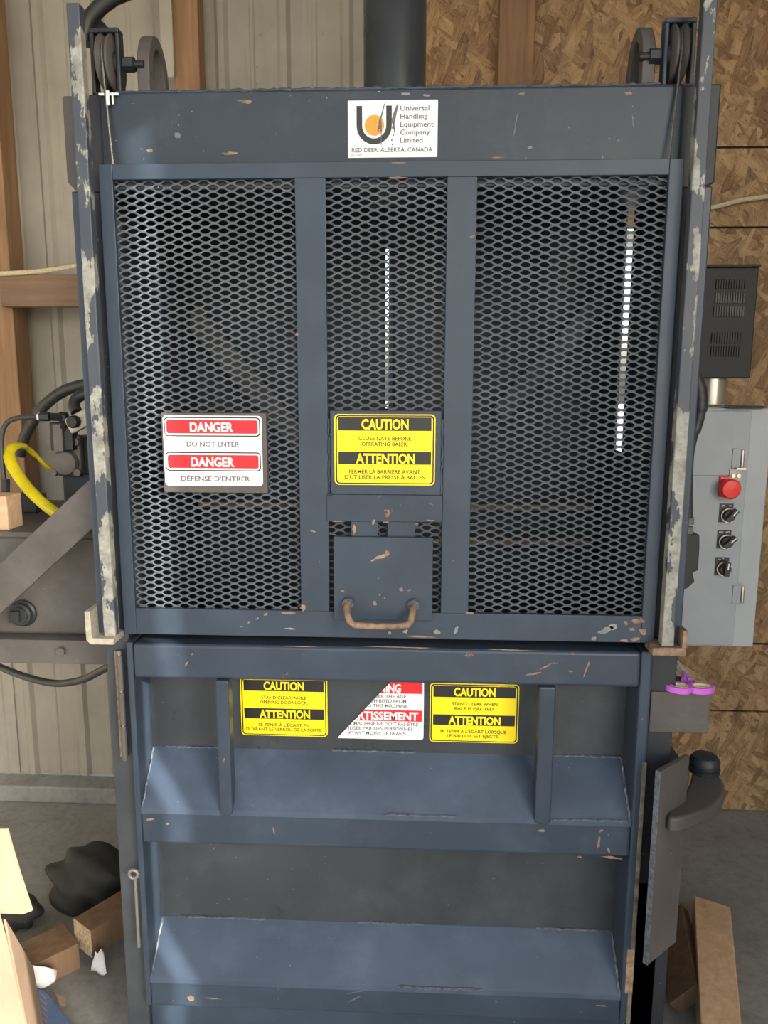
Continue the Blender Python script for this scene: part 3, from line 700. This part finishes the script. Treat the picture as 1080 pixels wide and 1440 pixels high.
for i, (dx, dz) in enumerate(((-.030, -.040), (.026, -.040), (-.030, .030), (.026, .030))):
    build(MB().tube([(pc.x+dx, .337, pc.z+dz), (pc.x+dx, .325, pc.z+dz)], .009, 'pump', 8), 'bolt', HU, .001)
build(MB().box(pc.x-.02, pc.x+.05, .345, .43, zt2, pc.z-.045, 'dark').box(pc.x-.005, pc.x+.12, .36, .44, pc.z-.06, pc.z+.04, 'dark'), 'pump_body', HU, .008)
mm = at(49, 697, Y=.37)
build(MB().box(-1.25, mm.x, .37, .43, zt2, mm.z, 'dark'), 'motor_mount', HU, .004)
# silver clamp bracket with its bolt
q0 = at(97, 600, Y=.30); q1 = at(150, 573, Y=.30)
bar('clamp_bracket', HU, q0, q1, .036, .02, 'brown', bevel=.004)
p = at(104, 593, Y=.285); build(MB().lathe(p, (0, -1, 0), [(.014, -.005), (.014, .008), (.011, .012)], 'black', 16), 'clamp_bolt', HU, smooth=True)
def spline(pts, n=8):
    P = [Vector(p) for p in pts]; out = []
    for i in range(len(P)-1):
        a = P[max(i-1, 0)]; b = P[i]; c = P[i+1]; d = P[min(i+2, len(P)-1)]
        for k in range(n):
            t = k/n; out.append(.5*((2*b)+(c-a)*t+(2*a-5*b+4*c-d)*t*t+(3*b-a-3*c+d)*t**3))
    return out+[P[-1]]
def hose(name, pts, r, mat, label, flat_=1.0, group=None):
    return build(MB().tube(spline(pts), r, mat, 12, flat=flat_), name, None, smooth=True, label=label, cat='hose', group=group)
hose('hydraulic_hose', [at(28, 640, Y=.46), at(36, 612, Y=.45), at(58, 575, Y=.44), at(88, 551, Y=.43), at(118, 541, Y=.42), at(140, 540, Y=.42), at(170, 546, Y=.44)], .0135, 'hose', 'thick black hydraulic hose arching behind the pump to the baler')
hose('hydraulic_hose', [at(108, 580, Y=.33), at(104, 570, Y=.34), at(108, 560, Y=.35), at(122, 553, Y=.36), at(140, 550, Y=.37)], .013, 'hose', 'short black elbow hose above the pale clamp bracket')
HS = build(MB().tube(spline([at(9, 700, Y=.28), at(4, 660, Y=.28), at(2, 620, Y=.28), at(8, 597, Y=.28), at(24, 588, Y=.28), at(55, 586, Y=.28)]), .0055, 'hose', 10), 'pressure_hose', HU, smooth=True)
a = at(53, 586, Y=.28); b = at(70, 586, Y=.28); c = at(92, 587, Y=.30); d = at(88, 604, Y=.32)
build(MB().tube([a, b], .010, 'dark', 6).tube([a+Vector((.002, 0, 0)), a+Vector((.006, 0, 0))], .011, 'chrome', 6).tube([b, c], .0085, 'black', 8).tube([c-Vector((.012, 0, 0)), c+Vector((.003, 0, 0))], .0125, 'black', 6).tube([c, d], .009, 'dark', 6), 'end_fitting', HS)
a = at(8, 674, Y=.28); b = at(8, 700, Y=.28)
build(MB().tube([a, b], .010, 'dark', 6), 'end_fitting', HS)
YH = [at(72, 660, Y=.39), at(64, 654, Y=.38), at(50, 640, Y=.37), at(34, 628, Y=.34), at(20, 628, Y=.31), at(13, 637, Y=.29), at(16, 652, Y=.27), at(28, 672, Y=.25), at(44, 692, Y=.23), at(62, 709, Y=.22), at(82, 724, Y=.22), at(95, 733, Y=.22)]
hose('yellow_hose', YH, [.008]*16+[.0095]*8+[.0125]*65, 'yellowhose', 'glossy yellow hose looping in front of the pump', .6)
hose('drain_hose', [at(-20, 930, Y=.45), at(0, 938, Y=.42), at(40, 953, Y=.36), at(80, 961, Y=.31), at(115, 956, Y=.25), at(140, 944, Y=.19), at(155, 936, Y=.15)], .0085, 'hose', 'grey hose sagging beneath the shelf beside the baler')
p = at(0, 747, Y=.17)
build(MB().box(p.x-.06, at(14, 720, Y=.17).x, .16, .22, zt2, at(5, 697, Y=.17).z, 'pine'), 'wood_block', None, .002, label='pale pine block standing on the hydraulic tank', cat='wood block')
p0 = at(126, 748, Y=.2); build(MB().prism([(p0.x, .2, zt2), (p0.x, .2, zt2+.022), (p0.x+.010, .2, zt2+.030), (p0.x+.03, .2, zt2+.030), (p0.x+.03, .2, zt2)], (0, .03, 0), 'pine'), 'wood_chip', None, .001, label='small yellowish wood offcut on the tank beside the brace', cat='wood offcut')

# ------------------------------------------------------------------ control box on the baler's right side
YC = .35
CB = root('control_box', 'grey electrical control box with red stop button and three selector switches', 'control box', (.70, .43, .85))
def cpt(px, py, Y=YC): return at(px, py, Y=Y)
zt3 = cpt(1060, 574).z; zb3 = cpt(1050, 910).z
xr = .838
for zz in (zb3+.05, zb3+.30): boxpart('mounting_bracket', CB, .5165, .60, YC+.06, YC+.12, zz, zz+.04, 'grey_steel', .002)
boxpart('enclosure', CB, .60, xr, YC, .55, zb3, zt3, 'boxgrey2', .003)
xd = cpt(1042, 740).x
boxpart('door', CB, .603, xd, YC-.010, YC-.0005, zb3+.006, zt3-.006, 'boxgrey', .002)
a = cpt(966, 604); b = cpt(1022, 668)
boxpart('cover_plate', CB, .603, b.x, YC-.013, YC-.010, b.z, zt3-.006, 'boxgrey', .001)
e = MB(); c = cpt(1028, 688, YC-.04)
p = cpt(1023, 683, YC-.012)
q0 = cpt(1012, 669, YC-.012); q1 = cpt(1035, 699, YC-.012)
es = build(MB().box(q0.x, q1.x, YC-.0135, YC-.0100, q1.z, q0.z, 'red'), 'stop_plate', CB, .0005)
tm = MB(); text(tm, 'EMERGENCY', q0.x+.003, q1.x-.004, q0.z-.007, .0035, YC-.0142, 'white'); text(tm, 'STOP', q0.x+.009, q1.x-.011, q0.z-.0125, .0035, YC-.0142, 'white')
build(tm, 'lettering', es)
build(MB().lathe((c.x, YC-.0135, c.z), (0, -1, 0), [(.013, 0), (.013, .012), (.0225, .016), (.0225, .026), (.019, .031), (.002, .033)], 'estop', 32), 'stop_button', CB, smooth=True, label='red mushroom stop button')
for i, (px, py, ang, col) in enumerate(((1021, 722, .9, 'chrome'), (1018, 759, .75, 'blackplastic'), (1015, 797, 1.5, 'blackplastic'))):
    p = cpt(px, py, YC-.011)
    sp = build(MB().box(p.x-.015, p.x+.0145, YC-.0125, YC-.0100, p.z-.020, p.z+.022, 'blackplastic'), 'switch_plate', CB)
    tm = MB()
    if i < 2:
        for w_, u0, u1 in ((('OFF', -.0115, -.0045), ('ON', .004, .0095)), (('HAND', -.0125, -.0035), ('AUTO', .002, .011)))[i]: text(tm, w_, p.x+u0, p.x+u1, p.z+.0162, .0032, YC-.0131, 'white', .02)
    else: tm.box(p.x-.011, p.x-.004, YC-.0131, YC-.0125, p.z+.0165, p.z+.0185, 'boxgrey').box(p.x-.002, p.x+.003, YC-.0131, YC-.0125, p.z+.0185, p.z+.0205, 'boxgrey')
    build(tm, 'switch_legend', sp)
    kx, kz = p.x+.004, p.z-.004
    build(MB().torus((kx, YC-.016, kz), (0, 1, 0), .0155, .0018, 'chrome', 28, 6), 'bezel', sp, smooth=True)
    kb = MB().lathe((kx, YC-.0125, kz), (0, -1, 0), [(.014, 0), (.014, .010), (.012, .013)], 'blackplastic', 24)
    d = Vector((math.cos(ang), 0, math.sin(ang))); s_ = Vector((-d.z, 0, d.x))
    kb.obox(Vector((kx, YC-.030, kz))+d*.003, d*.016, s_*.005, (0, .006, 0), 'blackplastic')
    kb.obox(Vector((kx, YC-.0365, kz))+d*.010, d*.007, s_*.0012, (0, .0004, 0), 'white')
    build(kb, 'knob', sp, smooth=True)
for py in (645, 836):
    p = cpt(1044, py, YC-.012)
    build(MB().cyl((p.x, YC-.012, p.z-.020), (p.x, YC-.012, p.z+.020), .0045, 'chrome', 12).box(p.x-.022, p.x-.003, YC-.0125, YC-.0095, p.z-.022, p.z+.022, 'boxgrey'), 'hinge', CB, .0008)
p = cpt(1034, 667, YC-.012)
lt = MB().box(p.x-.0135, p.x+.0125, YC-.0145, YC-.0100, p.z-.014, p.z+.012, 'brown').box(p.x-.004, p.x+.016, YC-.028, YC-.0145, p.z+.012, p.z+.0155, 'chrome')
for dx in (-.006, .006): lt.cyl((p.x+dx, YC-.0145, p.z-.003), (p.x+dx, YC-.018, p.z-.003), .0042, 'chrome', 12)
build(lt, 'catch', CB)
boxpart('top_gasket', CB, cpt(1022, 575).x, cpt(1072, 575).x, YC-.012, YC+.02, zt3, zt3+.005, 'black', .001)
# vent box over it, on a bright pipe
YV = .42
v0 = at(984, 376, Y=YV); v1 = at(1068, 376, Y=YV); v2 = at(1058, 532, Y=YV)
VB = root('vent_box', 'charcoal ventilated transformer box above the grey control box', 'vent box', ((v0.x+v1.x)/2, YV+.08, v2.z))
vz0, vz1 = v2.z, v0.z
boxpart('housing', VB, v0.x-.02, v1.x, YV, YV+.16, vz0, vz1, 'charcoal', .003)
boxpart('lid', VB, v0.x-.02, v1.x+.003, YV-.004, YV+.16, vz1, vz1+.006, 'charcoal', .002)
for k, (ya, yb, xa, xb) in enumerate(((393, 406, 1008, 1047), (412, 426, 1007, 1045), (431, 445, 1005, 1044), (468, 483, 1002, 1041), (487, 501, 1001, 1039))):
    gm = MB(); p = at(xa, ya, Y=YV-.001); q = at(xb, yb, Y=YV-.001); n = 11
    gm.box(p.x, q.x, YV-.0012, YV-.0002, q.z, p.z, 'black')
    for i in range(n+1):
        xx = p.x+(q.x-p.x)*i/n
        gm.box(xx-.0014, xx+.0014, YV-.004, YV-.0012, q.z, p.z, 'charcoal' if k not in (1, 2) else 'grey_steel')
    build(gm, 'vent_grille', VB)
px0 = at(984, 555, Y=.45).x; px1 = at(1025, 555, Y=.45).x
build(MB().lathe(((px0+px1)/2, .475, zt3+.0055), (0, 0, 1), [((px1-px0)/2, 0), ((px1-px0)/2, vz0-zt3-.006)], 'chrome', 32), 'pipe_coupling', None, smooth=True, label='bright metal pipe joining the vent box and control box', cat='pipe')
# black cable beside the right guide
CO = root('power_cable', 'thick black power cable with gland and plug beside the control box', 'cable', tuple(at(966, 830, Y=.25)))
build(MB().tube(spline([Vector((.513, .26, at(950, 480, Y=.24).z)), at(960, 503, Y=.24), at(975, 527, Y=.24), at(984, 550, Y=.24), at(984, 580, Y=.24), at(976, 610, Y=.24), at(970, 640, Y=.24), at(968, 680, Y=.24), at(968, 732, Y=.24)]), [.011]*16+[.0145]*16+[.012]*8+[.009]*25, 'hose', 12), 'cord', CO, smooth=True)
a = at(968, 728, Y=.24); b = at(968, 750, Y=.24)
build(MB().tube([a, a.lerp(b, .4)], .0125, 'pin', 8).tube([a.lerp(b, .55), b], .010, 'pin', 8), 'gland', CO)
P = [(950, 750), (984, 752), (984, 770), (982, 802), (974, 806), (977, 818), (966, 828), (950, 832)]
build(MB().prism([at(x, y, Y=.245) for x, y in P], (0, .05, 0), 'black'), 'plug', CO, .002)

# ------------------------------------------------------------------ scissors lying on the latch bracket
SCZ = .873
sc = root('scissors', 'purple-handled scissors lying on the latch bracket', 'scissors', (.60, .03, SCZ))
def loop(px, py, ang, w, l):
    c = at(px, py, Z=SCZ+.006); a = math.radians(ang); d = Vector((math.cos(a), math.sin(a), 0)); s_ = Vector((-d.y, d.x, 0)); n = 28
    pts = [c+d*l*math.cos(2*math.pi*k/n)+s_*w*math.sin(2*math.pi*k/n)*(1-.15*math.cos(2*math.pi*k/n)) for k in range(n)]
    V = []; V2 = []
    for k in range(n):
        t = (pts[(k+1) % n]-pts[k-1]).normalized(); o = Vector((t.y, -t.x, 0))
        V += [pts[k]+o*.004+Vector((0, 0, z)) for z in (-.006, .006)]+[pts[k]-o*.003+Vector((0, 0, z)) for z in (.006, -.006)]
        V2 += [pts[k]-o*.003+Vector((0, 0, z)) for z in (-.0055, .0062)]+[pts[k]-o*.0055+Vector((0, 0, z)) for z in (.0062, -.0055)]
    f = [(i*4+j, i*4+(j+1) % 4, ((i+1) % n)*4+(j+1) % 4, ((i+1) % n)*4+j) for i in range(n) for j in range(4)]
    h = build(MB().add(V, f, 'purple'), 'handle', sc, .001, smooth=True)
    build(MB().add(V2, f, 'cream'), 'grip_insert', h, smooth=True)
    return c
cA = loop(953, 967, 160, .0145, .021); cB = loop(986, 968, 5, .0135, .021)
pv = at(962, 946, Z=SCZ+.006)
ha = MB()
for cc, sg in ((cA, 1), (cB, -1)):
    s0 = cc.lerp(pv, .45); ha.tube([s0+Vector((sg*.006, 0, 0)), s0.lerp(pv, .5)+Vector((sg*.003, 0, 0)), pv], [.006, .0055, .004], 'purple', 8)
build(ha, 'shank', sc, smooth=True)
bl = MB()
for sg in (-1, 1):
    bl.prism([pv+Vector((-.005+sg*.002, -.002, sg*.0012)), pv+Vector((.005+sg*.002, -.002, sg*.0012)), pv+Vector((.003+sg*.006, .06, sg*.0012)), pv+Vector((sg*.006, .075, sg*.0012))], (0, 0, .0012), 'chrome')
build(bl, 'blade', sc)

# ------------------------------------------------------------------ timber on the floor at the right
def leaning(name, p, q, w, d, mat, label, cat, normal, group=None):
    p, q = Vector(p), Vector(q); L = (q-p)/2; nn = Vector(normal); nn = (nn-L*nn.dot(L)/L.length_squared).normalized(); s_ = L.normalized().cross(nn)
    return build(MB().obox((p+q)/2, L, s_*w/2, nn*d/2, mat), name, None, .003, label=label, cat=cat, group=group)
pz = .088
a0 = at(976, 1259, Z=pz); a1 = at(1027, 1275, Z=pz); a2 = at(1044, 1452, Z=pz); a3 = at(986, 1452, Z=pz)
build(MB().prism([a0, a1, a2, a3], (0, 0, -pz), 'plank'), 'wood_plank', None, .003, label='pale wooden post lying on the floor beside dark timber', cat='timber')
Yn = .22
q4 = [at(x, y, Y=Yn) for x, y in ((941, 1412), (980, 1384), (993, 1397), (957, 1428))]
dz = at(957, 1270, Y=.52)-q4[1]
build(MB().prism(q4, dz, 'block'), 'wood_beam', None, .002, label='dark brown timber propped on edge between the baler and pale post', cat='timber')
# ------------------------------------------------------------------ rubbish on the floor at the left
def beam_on_floor(name, pa, pb, w, h, mat, endm, label, cat, z=0.0):
    a = Vector((pa[0], pa[1], z+h/2)); b = Vector((pb[0], pb[1], z+h/2)); L = (b-a)/2; s_ = L.normalized().cross(Vector((0, 0, 1)))
    mb = MB().obox((a+b)/2, L, s_*w/2, (0, 0, h/2), mat)
    if endm: mb.obox(a-L.normalized()*.001, L.normalized()*.001, s_*w*.5, (0, 0, h/2), endm)
    return build(mb, name, None, .002, label=label, cat=cat)
a = at(116, 1305, Z=.10); b = at(190, 1250, Z=.12)
beam_on_floor('scrap_beam', (a.x, a.y), (b.x, b.y), .075, .075, 'block', 'endgrain', 'scrap timber with pale broken end beside the baler post', 'timber', .035)
a = at(30, 1345, Z=.07); b = at(100, 1312, Z=.07)
beam_on_floor('scrap_board', (a.x, a.y), (b.x, b.y), .10, .07, 'block', None, 'brown board lying beside the white crumpled paper', 'board', 0.0)
def blob(name, c, r, mat, label, cat, seed):
    rnd = random.Random(seed); bm = bmesh.new(); bmesh.ops.create_icosphere(bm, subdivisions=4, radius=1)
    ph = [(rnd.uniform(1, 4), rnd.uniform(1, 4), rnd.uniform(1, 4), rnd.uniform(0, 6)) for _ in range(9)]
    for v in bm.verts:
        p = v.co; k = 1+sum(.032*math.sin(a*p.x*2+b*p.y*2+c_*p.z*2+d) for a, b, c_, d in ph)
        v.co = Vector((p.x*r[0]*k, p.y*r[1]*k, max(p.z*k, -.72)*r[2]))
    mz = min(v.co.z for v in bm.verts)
    me_v = [tuple(v.co+Vector(c)-Vector((0, 0, mz))) for v in bm.verts]; fs = [tuple(v.index for v in f.verts) for f in bm.faces]; bm.free()
    return build(MB().add(me_v, fs, mat), name, None, smooth=True, label=label, cat=cat)
a = at(95, 1290, Z=.05); blob('bin_bag', (a.x+.0, a.y+.15, 0), (.115, .10, .085), 'bag', 'crumpled black plastic bag on the floor behind scrap timber', 'bag', 3)
a = at(160, 1235, Z=.05); blob('rubble_sack', (a.x+.085, a.y+.17, 0), (.04, .05, .085), 'grey_steel', 'small dark sack against the baler post', 'sack', 5)
a = at(48, 1302, Z=.03); blob('dark_cloth', (a.x-.075, a.y+.05, 0), (.065, .06, .045), 'bag', 'dark cloth heap between the cardboard box and black bag', 'cloth', 8)
def paper(name, quad, label, seed):
    rnd = random.Random(seed); n = 6; V = []; q = [Vector(p) for p in quad]
    for j in range(n+1):
        for i in range(n+1):
            u, v = i/n, j/n; p = q[0].lerp(q[1], u).lerp(q[3].lerp(q[2], u), v)
            V.append(p+Vector((0, 0, .010*math.sin(u*5+seed)*math.sin(v*4+seed)+.003*rnd.random())))
    N = len(V); F_ = [(j*(n+1)+i, j*(n+1)+i+1, (j+1)*(n+1)+i+1, (j+1)*(n+1)+i) for j in range(n) for i in range(n)]
    o = build(MB().add(V, F_, 'paper'), name, None, smooth=True, label=label, cat='paper')
    s_ = o.modifiers.new('thick', 'SOLIDIFY'); s_.thickness = .001
    return o
paper('paper_scrap', [at(38, 1385, Z=.03), at(76, 1386, Z=.03), at(80, 1364, Z=.05), at(28, 1357, Z=.11)], 'crumpled white paper resting against the cardboard box', 2)
paper('paper_scrap', [at(128, 1368, Z=.015), at(150, 1368, Z=.012), at(146, 1342, Z=.06), at(134, 1335, Z=.09)], 'small white paper cup scrap standing by the baler post', 4)
# cardboard box seen at its right-hand edge
r0 = at(0, 1283, Y=-.06); r1 = at(40, 1450, Y=-.06); k_ = r0.z/(r0.z-r1.z); rb = r0.lerp(r1, k_)
BX = root('cardboard_box', 'sunlit brown cardboard box with a raised flap', 'cardboard box', (-.9, .0, 0))
lx = -1.15
build(MB().prism([(lx, -.06, 0), rb, at(21, 1370, Y=-.06), at(11, 1325, Y=-.06), r0, (lx, -.06, r0.z+.01)], (0, -.005, 0), 'cardboard'), 'front_panel', BX, .0005)
s0 = at(8, 1293, Y=-.055); s1_ = at(47, 1360, Y=.10); s2_ = Vector((s1_.x+.012, .10, 0)); s3_ = Vector((rb.x-.004, -.06, 0))
build(MB().prism([s0, s1_, s2_, s3_], (-.005, 0, 0), 'cardboard'), 'side_panel', BX)
build(MB().prism([(lx, .10, 0), (s2_.x-.005, .10, 0), (s1_.x-.005, .10, s1_.z), (lx, .10, s1_.z)], (0, .005, 0), 'cardboard'), 'rear_panel', BX)
build(MB().box(lx, s3_.x-.006, -.06, .10, 0, .003, 'cardboard'), 'bottom_panel', BX)
FY = -.045
f1 = at(45, 1281, Y=FY); f2 = at(10, 1166, Y=FY+.03)
build(MB().prism([(lx, FY, f1.z-.01), at(8, 1285, Y=FY), at(32, 1286, Y=FY), f1, at(29, 1232, Y=FY+.015), at(17, 1192, Y=FY+.025), f2, (lx, FY+.03, f2.z-.01)], (0, .005, 0), 'cardboard'), 'flap', BX, .0005)
# flattened carton with blue print, half under the box's side
CT = root('flat_carton', 'blue-printed flattened carton lying on the floor beside the cardboard box', 'carton', (-.55, .15, 0))
cz = .02
ca = [at(49, 1388, Z=cz), at(53, 1475, Z=cz), at(128, 1475, Z=cz), at(100, 1440, Z=cz), at(64, 1394, Z=cz)]
top = build(MB().prism(ca, (0, 0, -cz), 'blueprint'), 'printed_panel', CT)
mk = MB()
for k in range(6):
    x, y = 55+k*.6, 1397+k*8.5
    flat(mk, [at(x, y, Z=cz+.0006), at(x+1.5, y-1.5, Z=cz+.0006), at(x+11, y+7, Z=cz+.0006), at(x+9.5, y+8.5, Z=cz+.0006)], 'cardboard')
build(mk, 'print_marks', top, kind='stuff')
build(MB().prism([at(78, 1398, Z=cz+.001), at(84, 1412, Z=cz+.001), at(92, 1416, Z=cz+.001), at(94, 1408, Z=cz+.001), at(88, 1402, Z=cz+.001)], (0, 0, .002), 'cardboard'), 'torn_patch', CT)

# ropes on the wall
def rope(pts, label): return build(MB().tube(spline(pts), .007, 'rope', 8), 'rope', None, smooth=True, label=label, cat='rope')
rope([at(975, 296, Y=1.085), at(1010, 290, Y=1.085), at(1045, 281, Y=1.085), at(1100, 274, Y=1.085)], 'pale rope strung across the wooden chipboard wall')
rope([at(-30, 386, Y=.95), at(20, 384, Y=.952), at(60, 381, Y=.953), at(112, 373, Y=.955), at(150, 366, Y=.955)], 'pale rope strung along the wooden girt')
